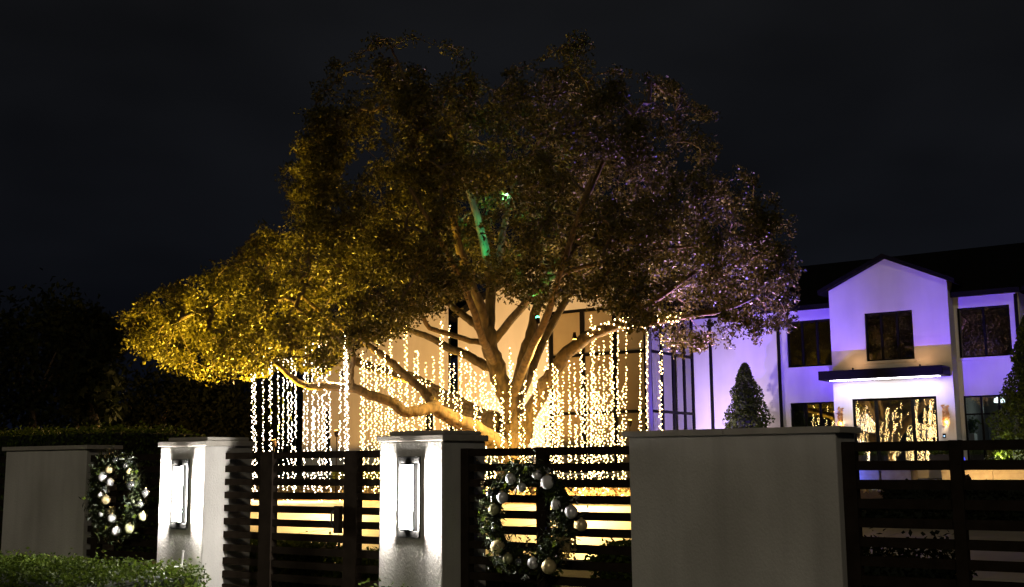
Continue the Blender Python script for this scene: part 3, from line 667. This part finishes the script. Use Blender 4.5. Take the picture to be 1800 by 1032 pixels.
# crown volume: silhouette (in image columns/rows at the trunk's distance), rounded in depth
TOP = [(228, 560), (250, 530), (330, 498), (400, 478), (450, 440), (480, 395), (510, 345), (512, 285), (545, 232), (560, 175), (585, 130), (620, 108), (660, 75), (700, 82), (760, 84), (820, 100), (842, 205), (862, 200), (885, 132), (950, 110), (990, 82), (1020, 70), (1060, 112), (1100, 135), (1170, 148), (1205, 190), (1245, 205), (1248, 262), (1225, 300), (1262, 305), (1300, 312), (1345, 330), (1375, 388), (1388, 470), (1384, 540)]
BOT = [(228, 602), (285, 632), (340, 655), (400, 668), (450, 650), (500, 640), (560, 645), (600, 618), (640, 598), (690, 585), (740, 560), (790, 525), (850, 500), (900, 520), (950, 545), (1000, 520), (1060, 530), (1110, 568), (1160, 592), (1200, 618), (1235, 600), (1290, 590), (1340, 585), (1378, 575), (1384, 560)]
tx, ty = zip(*TOP); bx, by = zip(*BOT)
def crown_ok(x, y):
    return np.interp(x, tx, ty) < y < np.interp(x, bx, by)
xs_r = np.arange(225, 1392, 3.0); tys = np.interp(xs_r, tx, ty); bys = np.interp(xs_r, bx, by)
def row_ext(y):
    s = (tys < y) & (bys > y)
    return (xs_r[s].min(), xs_r[s].max()) if s.any() else (800, 900)
clumps = []; tries = 0; NC = 3100
crng = np.random.default_rng(21)
while len(clumps) < NC and tries < 400000:
    tries += 1
    x = crng.uniform(228, 1388); y = crng.uniform(68, 665)
    if not crown_ok(x, y): continue
    xl, xr = row_ext(min(y, 600)); c, h = (xl+xr)/2, max(60, (xr-xl)/2)
    if y > 560: c, h = 820, 590
    tt = (x-c)/h; dmax = min(6.4, .80*h*W0/F)*math.sqrt(max(.02, 1-tt*tt))
    # near the silhouette the crown thins out
    edge = min(y-np.interp(x, tx, ty), 120)/120
    dmax = max(.7, dmax*(.35+.65*math.sqrt(max(0, edge))))
    d = crng.uniform(-1, 1)*dmax
    p = atw(x, y, W0+d)
    k = noise.noise(Vector(p*.85))+.6*noise.noise(Vector(p*2.3))
    rad = max(abs(d)/max(dmax, .01), 1-edge)
    if 795 < x < 915 and 325 < y < 475 and d < .9 and crng.random() < .8: continue
    low = min(1, max(0, (420-y)/300))                       # the top is thinner and more broken
    if k < .03+.16*low+.06*crng.normal(): continue
    if x > 1130 and crng.random() < .30: continue
    if edge < .35 and noise.noise((x*.022, y*.022, 5.0)) < -.05+.5*(.35-edge): continue
    if crng.random() > .35+.65*rad: continue
    clumps.append(p)
NSP = 0
while NSP < 190:                                          # loose sprays that break the outline
    i = crng.integers(0, len(TOP)-1); f_ = crng.random(); x = TOP[i][0]+(TOP[i+1][0]-TOP[i][0])*f_; y = TOP[i][1]+(TOP[i+1][1]-TOP[i][1])*f_
    if crng.random() < .35:
        i = crng.integers(0, len(BOT)-1); x = BOT[i][0]+(BOT[i+1][0]-BOT[i][0])*f_; y = BOT[i][1]+(BOT[i+1][1]-BOT[i][1])*f_+crng.uniform(-2, 14)
        if 640 < x < 1130: continue
    else:
        vx, vy = x-830, y-470; l_ = math.hypot(vx, vy); e_ = crng.uniform(-6, 20)*(.4+.6*abs(noise.noise((x*.02, y*.02, 3)))*2); x += vx/l_*e_; y += vy/l_*e_
    clumps.append(atw(x, y, W0+crng.uniform(-1.6, 1.6))); NSP += 1
clumps = np.array(clumps)
# twigs: join every clump to the nearest wood, growing outwards
N0 = np.array(nodes); d0 = np.array([np.min(((N0-c)**2).sum(1)) for c in clumps]); order = np.argsort(d0)
nd = np.zeros((len(nodes)+len(clumps)*3, 3)); nd[:len(nodes)] = N0; cnt = len(nodes); base = cnt
par = -np.ones(len(nd), int); load = np.zeros(len(nd))
for ci in order:
    c = clumps[ci]; dd = ((nd[:cnt]-c)**2).sum(1); j = int(np.argmin(dd)); a = nd[j]; L = math.sqrt(dd[j])
    prev = j
    for t_ in (.36, .7, 1.0):
        q = a+(c-a)*t_+(crng.normal(0, .06*L, 3) if t_ < 1 else 0)+np.array([0, 0, .05*L*math.sin(PI*t_)])
        nd[cnt] = q; par[cnt] = prev; prev = cnt; cnt += 1
    load[cnt-1] = 1
for i in range(cnt-1, base-1, -1):
    if par[i] >= base: load[par[i]] += load[i]
tw = MB(); kk = 4
segs_v = []; segs_f = []
for i in range(base, cnt):
    a = nd[par[i]]; b = nd[i]; ra = .007*math.sqrt(load[par[i]] if par[i] >= base else load[i]+1)+.002; rb = .007*math.sqrt(load[i])+.0015
    t_ = b-a; t_ /= max(1e-9, np.linalg.norm(t_)); u = np.cross(t_, (.31, .77, .55)); u /= np.linalg.norm(u); w = np.cross(t_, u)
    o_ = len(segs_v)*3
    segs_v.append(np.concatenate([[a+(u*math.cos(q)+w*math.sin(q))*min(ra, .06) for q in (0, 2.09, 4.19)], [b+(u*math.cos(q)+w*math.sin(q))*min(rb, .06) for q in (0, 2.09, 4.19)]]))
    k0 = (len(segs_v)-1)*6
    segs_f += [(k0, k0+1, k0+4, k0+3), (k0+1, k0+2, k0+5, k0+4), (k0+2, k0, k0+3, k0+5)]
np_mesh('twig_work', np.concatenate(segs_v), np.array(segs_f), 'twig_bark', OAK, 'stuff')
NL = 84
P = np.repeat(clumps, NL, 0); nP = len(P)
szs = crng.uniform(.11, .235, len(clumps)); szs[-190:] = crng.uniform(.09, .15, 190); sg = np.repeat(szs, NL)
keep = np.ones(nP, bool); keep[-190*NL:] = crng.random(190*NL) < .42
off = crng.normal(0, 1, (nP, 3)); off /= np.linalg.norm(off, axis=1)[:, None]; off *= (crng.uniform(0, 1, nP)**.45*sg*1.9)[:, None]; off[:, 2] *= .72
off *= (1+.35*np.repeat(crng.normal(0, 1, (len(clumps), 3)), NL, 0)).clip(.5, 1.8)
keep &= crng.random(nP) < np.clip(1.15-.075*(P[:, 2]-5.5), .5, 1)
P = (P+off)[keep]
V, Q = leaves(P, .095, .05); np_mesh('crown', V, Q, 'oak_leaf', OAK, 'stuff')

# ------------------------------------------------------------------ hanging light strands
OCT = np.array([(1, 0, 0), (-1, 0, 0), (0, 1, 0), (0, -1, 0), (0, 0, 1), (0, 0, -1)], float)
OF = [(0, 2, 4), (2, 1, 4), (1, 3, 4), (3, 0, 4), (2, 0, 5), (1, 2, 5), (3, 1, 5), (0, 3, 5)]
srng = np.random.default_rng(5)
def strand(pts, label, group, mat, r=.0155):
    t = thing('light_strand', tuple(pts[0]), label, 'light strand', group)
    MB().tube([pts[i] for i in range(0, len(pts), 2)]+[pts[-1]], .004, 3, False).build('wire', 'wire', t)
    m = MB()
    for p in pts: m.add(np.array(p)+OCT*r*srng.uniform(.6, 1.25), OF)
    m.build('bulb_row', mat, t, kind='stuff')
def drop(x, y0, y1, dense, d, label, group, mat):
    step = {0: 5.6, 1: 4.0, 2: 2.9}[dense]; amp = {0: 1.3, 1: 1.8, 2: 3.0}[dense]
    pts = []; y = y0; k = 0; ph = srng.uniform(0, 6); prev = None
    while y < y1:
        off = amp*math.sin(k*1.9+ph)*srng.uniform(.5, 1.2)+.8*math.sin(y*.02+ph)
        p = atw(x+off, y, W0+d+srng.normal(0, .04)); pts.append(tuple(p)); y += step*srng.uniform(.6, 1.4)*(1.0 if srng.random() > .04 else 3.5); k += 1
    strand(pts, label, group, mat)
LEFT = [(445, 655, 2), (449, 668, 1), (462, 660, 0), (476, 642, 2), (489, 668, 0), (498, 672, 0), (506, 672, 1), (513, 668, 1), (519, 676, 1), (535, 650, 1), (541, 690, 0), (549, 640, 1), (553, 655, 1), (560, 640, 1), (566, 645, 1), (573, 640, 2), (580, 650, 1), (598, 690, 1), (607, 625, 2), (611, 660, 1)]
MIDL = [(636, 640, 2), (640, 660, 1), (646, 632, 1), (653, 650, 1), (659, 640, 1), (664, 622, 2), (671, 655, 1), (677, 640, 1), (683, 660, 1), (691, 675, 2), (684, 570, 0), (713, 575, 2), (716, 690, 1), (724, 700, 0), (735, 640, 1), (742, 690, 2), (748, 660, 0), (700, 660, 1), (706, 690, 1), (728, 640, 1), (756, 690, 1), (763, 650, 1), (776, 588, 2), (779, 690, 1), (790, 595, 1), (688, 600, 1)]
TRK = [(797, 640, 1), (803, 690, 2), (828, 640, 1), (845, 660, 2), (884, 690, 2), (907, 660, 2), (932, 690, 1), (788, 690, 1), (808, 640, 0), (811, 620, 1), (819, 612, 2), (823, 690, 1), (834, 655, 1), (838, 700, 1), (853, 625, 2), (857, 690, 1), (864, 618, 1), (870, 660, 1), (877, 700, 1), (880, 730, 1), (896, 612, 1), (899, 640, 1), (903, 720, 1), (911, 630, 1), (915, 690, 2), (922, 670, 1), (928, 720, 1), (937, 622, 0), (941, 650, 2), (946, 700, 1)]
RGT = [(1033, 660, 1), (1051, 690, 1), (1058, 700, 1), (1095, 680, 1), (953, 690, 2), (958, 645, 1), (962, 600, 0), (965, 660, 2), (969, 690, 2), (974, 640, 2), (980, 650, 1), (983, 690, 2), (990, 655, 0), (1000, 635, 0), (1003, 690, 1), (1011, 640, 0), (1013, 700, 1), (1022, 615, 1), (1026, 640, 2), (1039, 555, 1), (1042, 600, 2), (1046, 660, 1), (1054, 610, 0), (1062, 600, 0), (1067, 650, 1), (1075, 580, 2), (1078, 640, 1), (1086, 590, 0), (1088, 690, 1), (1100, 585, 0), (1125, 600, 0), (1127, 690, 0), (1138, 580, 1), (1162, 590, 2)]
ORD = 'first second third fourth fifth sixth seventh eighth ninth tenth eleventh twelfth thirteenth fourteenth fifteenth sixteenth seventeenth eighteenth nineteenth twentieth twenty-first twenty-second twenty-third twenty-fourth twenty-fifth twenty-sixth twenty-seventh twenty-eighth twenty-ninth thirtieth thirty-first thirty-second thirty-third thirty-fourth thirty-fifth thirty-sixth'.split()
for lst, lab, grp, mat, dd in ((LEFT, 'light strand from the tip of the low bent limb', 'strands below the low bent limb', 'bulb_glow_cool', (-3.4, -1.8)),
                               (MIDL, 'light strand from the bend of the low limb towards the trunk', 'strands between the bent limb and the trunk', 'bulb_glow', (-1.9, 2.2)),
                               (TRK, 'light strand around the forked trunk, counted from the low limb', 'strands around the trunk', 'bulb_glow', (-1.6, 2.2)),
                               (RGT, 'light strand from the trunk before the glazed wing', 'strands before the glazed wing', 'bulb_glow', (-1.8, 1.4))):
    for k_, (x, y0, dense) in enumerate(sorted(lst)):
        if lst is LEFT: y0 -= 40
        if lst is MIDL: y0 -= 22
        y1 = srng.uniform(858, 892) if x < 1110 else srng.uniform(800, 850)
        drop(x, y0, y1, dense, srng.uniform(*dd), ORD[k_]+' '+lab, grp, mat)
# two strands wound round the right-hand limb
for k in range(2):
    P, R = lp(LIMBS[3][4:8]); P, R = smooth_path(P, R, 8); pts = []
    n = 46
    for i in range(n):
        f_ = i/(n-1)*(len(P)-1); a = int(min(f_, len(P)-2)); p = P[a]+(P[a+1]-P[a])*(f_-a); r = R[a]+.03; q = i*.9+k*3.1
        pts.append(tuple(p+np.array([math.sin(q)*r*.5, -abs(math.cos(q))*r, math.sin(q)*r])))
    strand(pts, ('sparse upper', 'lower')[k]+' light strand wound round the arching limb before the glazed wing', 'strands wound on the arching limb', 'bulb_glow', .018)

# ------------------------------------------------------------------ landscape lights
def uplight(x, y, w, energy, color, tgt, angle, label, lens='amber_lens', size=.10, cat='spotlight', group=None, h=.1):
    p = atw(x, y, w); p[2] = g(p[1])+h
    T_ = np.array(tgt); d = T_-p; d /= np.linalg.norm(d)
    t = thing('garden_spotlight', tuple(p), label, cat, group)
    MB().tube([p-np.array([0, 0, h+.04]), p+np.array([0, 0, .02])], .012, 6).build('stake', 'bronze_metal', t)
    a = p+np.array([0, 0, .03]); MB().tube([a-d*.06, a-d*.02, a+d*.10], [.03, .05, .055], 12).build('hood', 'bronze_metal', t)
    MB().tube([a+d*.101, a+d*.106], .045, 12).build('lens', lens, t)
    light('beam', 'SPOT', tuple(a+d*.16), energy, color, t, tuple(T_), size, angle, .8)
    return t
AMB = (1.0, .62, .05); WRM = (1.0, .66, .26)
uplight(400, 878, 26.5, 5200, AMB, atw(360, 600, 27), 125, 'amber spotlight below the outermost leaves of the low limb', h=1.0)
uplight(480, 878, 25.0, 6800, AMB, atw(450, 600, 25.5), 125, 'amber spotlight below the far tip of the low limb', h=1.3)
uplight(590, 880, 27.5, 4000, AMB, atw(560, 560, 27.5), 120, 'amber spotlight below the bend of the low limb', h=1.5)
uplight(730, 884, 29.5, 2300, AMB, atw(720, 540, 29.5), 110, 'amber spotlight between the low limb and the trunk', h=1.5)
uplight(960, 884, 29.5, 1600, WRM, atw(940, 560, 29.5), 110, 'warm spotlight behind the trunk', h=1.6)
uplight(1110, 880, 27.5, 1900, (1.0, .66, .34), atw(1120, 500, 27.5), 110, 'warm spotlight below the arching limb', h=1.6)
uplight(935, 878, 25.6, 260, AMB, atw(900, 720, 28), 70, 'amber spotlight at the foot of the trunk')
uplight(680, 868, 33, 6500, (1.0, .50, .12), atw(690, 700, 41), 120, 'amber spotlight washing the low house wing')
uplight(1235, 872, 28.5, 4800, (.85, .45, 1.0), atw(1240, 480, 28), 100, 'rosy spotlight below the right of the crown', h=1.2)
uplight(1380, 868, 30, 9000, (.16, .12, 1.0), atw(1340, 440, 28.5), 70, 'blue spotlight below the right edge of the crown')
def downlight(x, y, w, energy, label):  # lamps added on the limbs to throw golden light over the driveway
    p = atw(x, y, w); t = thing('added_downlight', tuple(p), label, 'spotlight', 'added amber lamps brightening the drive')
    MB().tube([p+np.array([0, 0, .16]), p+np.array([0, 0, .02]), p], [.03, .055, .06], 12).build('hood', 'bronze_metal', t)
    MB().tube([p-np.array([0, 0, .002]), p-np.array([0, 0, .008])], .045, 12).build('lens', 'amber_lens', t)
    light('beam', 'SPOT', tuple(p-np.array([0, 0, .05])), energy, (1.0, .60, .17), t, tuple(p-np.array([.3, 2.6, 4])), .08, 125, .7)
downlight(600, 664, 25.5, 10500, 'added amber lamp lighting the drive from under the low bent limb')
downlight(1010, 596, 26.6, 10500, 'added amber lamp lighting the drive from under the arching limb')

# floods on the house
def flood(p, energy, color, tgt, angle, label, lens, k=1.0):
    p = np.array(p, float); T_ = np.array(tgt, float); d = T_-p; d /= np.linalg.norm(d)
    t = thing('flood_light', tuple(p), label, 'flood light', 'flood lights aimed at the house')
    MB().tube([p-np.array([0, 0, .12]), p+np.array([0, 0, .02])], .015, 6).build('bracket', 'bronze_metal', t)
    MB().tube([p-d*.05*k, p+d*.07*k], [.08*k, .11*k], 4).build('housing', 'bronze_metal', t)
    MB().tube([p+d*.071*k, p+d*.075*k], .085*k, 4).build('lens', lens, t)
    light('beam', 'SPOT', tuple(p+d*.12*k), energy, color, t, tuple(T_), .06, angle, .9)
BLU = (.15, .065, 1.0); PNK = (1.0, .74, .80)
emat('blue_lens', (.1, .1, 1), 6); emat('pink_lens', (1, .8, .85), 6)
flood((-12.1, 33.4, 1.5), 2700, BLU, (-14.2, GV, 6.3), 58, 'blue flood light aimed at the left of the gable', 'blue_lens')
flood((-10.3, 33.4, 1.5), 2700, BLU, (-8.2, GV, 6.3), 58, 'blue flood light aimed at the right of the gable', 'blue_lens')
flood((-16.9, 33.4, 1.5), 1900, BLU, (-16.6, MV, 5.2), 85, 'blue flood light aimed at the wall by the glazed wing', 'blue_lens')
flood((-17.9, 34.6, 1.5), 760, PNK, (-15.6, MV, 3.8), 110, 'pale flood light aimed at the main wall', 'pink_lens')
flood((-18.0, 36.2, 1.5), 260, PNK, (-17.2, MV, 3.0), 110, 'pale flood light beside the glazed wing', 'pink_lens')
flood((-7.4, 35.2, 1.5), 200, (1, .95, .6), (-6.6, 36.2, 2.2), 110, 'pale flood light below the tall conical tree', 'pink_lens')
flood((-7.0, 30.2, 1.15), 260, (1, .6, .2), (-6.6, 32, 1.1), 140, 'amber light below the terrace wall', 'amber_lens')
flood((-24.6, 33.0, 1.3), 620, (1.0, .68, .42), (-22.6, BV, 5), 120, 'pale flood light before the glazed wing', 'pink_lens')
for u_, l_ in ((-12.2, 'amber wall washer on the canopy near the leaf sconce behind the wide wall'), (-10.0, 'amber wall washer on the canopy above the keypad')):
    flood((u_, GV-.60, 4.655), 15, (1.0, .50, .22), (u_, GV, 5.6), 165, l_, 'amber_lens', .35)
# small coloured lamps tied up in the oak
def tree_lamp(x, y, w, energy, color, tgt, angle, label, lens):
    p = atw(x, y, w); T_ = np.array(tgt); d = T_-p; d /= np.linalg.norm(d)
    t = thing('tree_lamp', tuple(p), label, 'lamp', 'coloured lamps in the oak')
    MB().tube([p-d*.12, p], [.04, .055], 10).build('hood', 'bronze_metal', t)
    MB().ball(p+d*.02, .045, 10, 8).build('lens', lens, t)
    light('beam', 'SPOT', tuple(p+d*.10), energy, color, t, tuple(T_), .04, angle, .5)
emat('green_lens', (.1, 1, .5), 8)
tree_lamp(893, 336, 26.0, 260, (.3, 1, .85), atw(880, 365, 27.2), 60, 'bright cyan lamp high in the oak crown', 'cyan_lens')
tree_lamp(880, 480, 27.0, 420, (.03, 1, .42), atw(846, 420, 28.4), 34, 'green lamp aimed at a steep limb of the oak', 'green_lens')
tree_lamp(945, 560, 26.0, 280, (.2, 1, .25), atw(930, 420, 27), 60, 'green lamp tied in the right side of the oak', 'green_lens')

# ------------------------------------------------------------------ dark trees beyond
def dark_tree(x, y, w, R, hgt, label, n=5000, mat='shade_leaf'):
    p = atw(x, y, w); u, v = p[0], p[1]; z0 = g(v); zc = p[2]
    t = thing('background_tree', (u, v, z0), label, 'tree', 'dark trees beyond the garden')
    MB().tube([(u, v, z0), (u+.1, v, (z0+zc)/2), (u-.1, v, zc)], [.16, .12, .06], 7).build('trunk', 'twig_bark', t)
    for k in range(4):
        q = k*1.7; MB().tube([(u-.05, v, zc-hgt*.4), (u+R*.5*math.cos(q), v+R*.5*math.sin(q), zc+hgt*.1)], [.06, .02], 5).build('limb', 'twig_bark', t)
    cl = rng.normal(0, 1, (60, 3)); cl /= np.linalg.norm(cl, axis=1)[:, None]; cl *= (rng.random(60)**.4)[:, None]*np.array([R, R, hgt*.6])
    P = np.repeat(cl+np.array([u, v, zc]), n//60, 0); P = P+rng.normal(0, R*.16, P.shape)
    V, Q = leaves(P, .22, .12); np_mesh('crown', V, Q, mat, t, 'stuff')
dark_tree(60, 640, 34, 2.2, 3.4, 'broad black tree behind the pale stucco wall')
dark_tree(140, 600, 38, 1.3, 1.8, 'dark tree with a flat crown beside the broad black tree')
dark_tree(168, 690, 22, .55, 1.1, 'thin sapling with a pale stem behind the tall dark hedge', 900)
dark_tree(260, 730, 46, 2.6, 2.8, 'low dark tree beyond the lawn')
dark_tree(350, 720, 48, 2.6, 3.0, 'low dark tree nearest the low house wing')
dark_tree(455, 730, 52, 2.8, 3.0, 'low dark tree seen between the hanging strands')
n = 26000; xx = rng.uniform(-80, -38, n); P = np.stack([xx, 52+rng.normal(0, 1.5, n), 1+np.abs(rng.normal(0, 2.0, n))], 1)
V, Q = leaves(P, .3, .18); setp(np_mesh('far_wood', V, Q, 'shade_leaf', None, 'stuff'), 'dark mass of far woodland beyond the lawn', 'woodland')
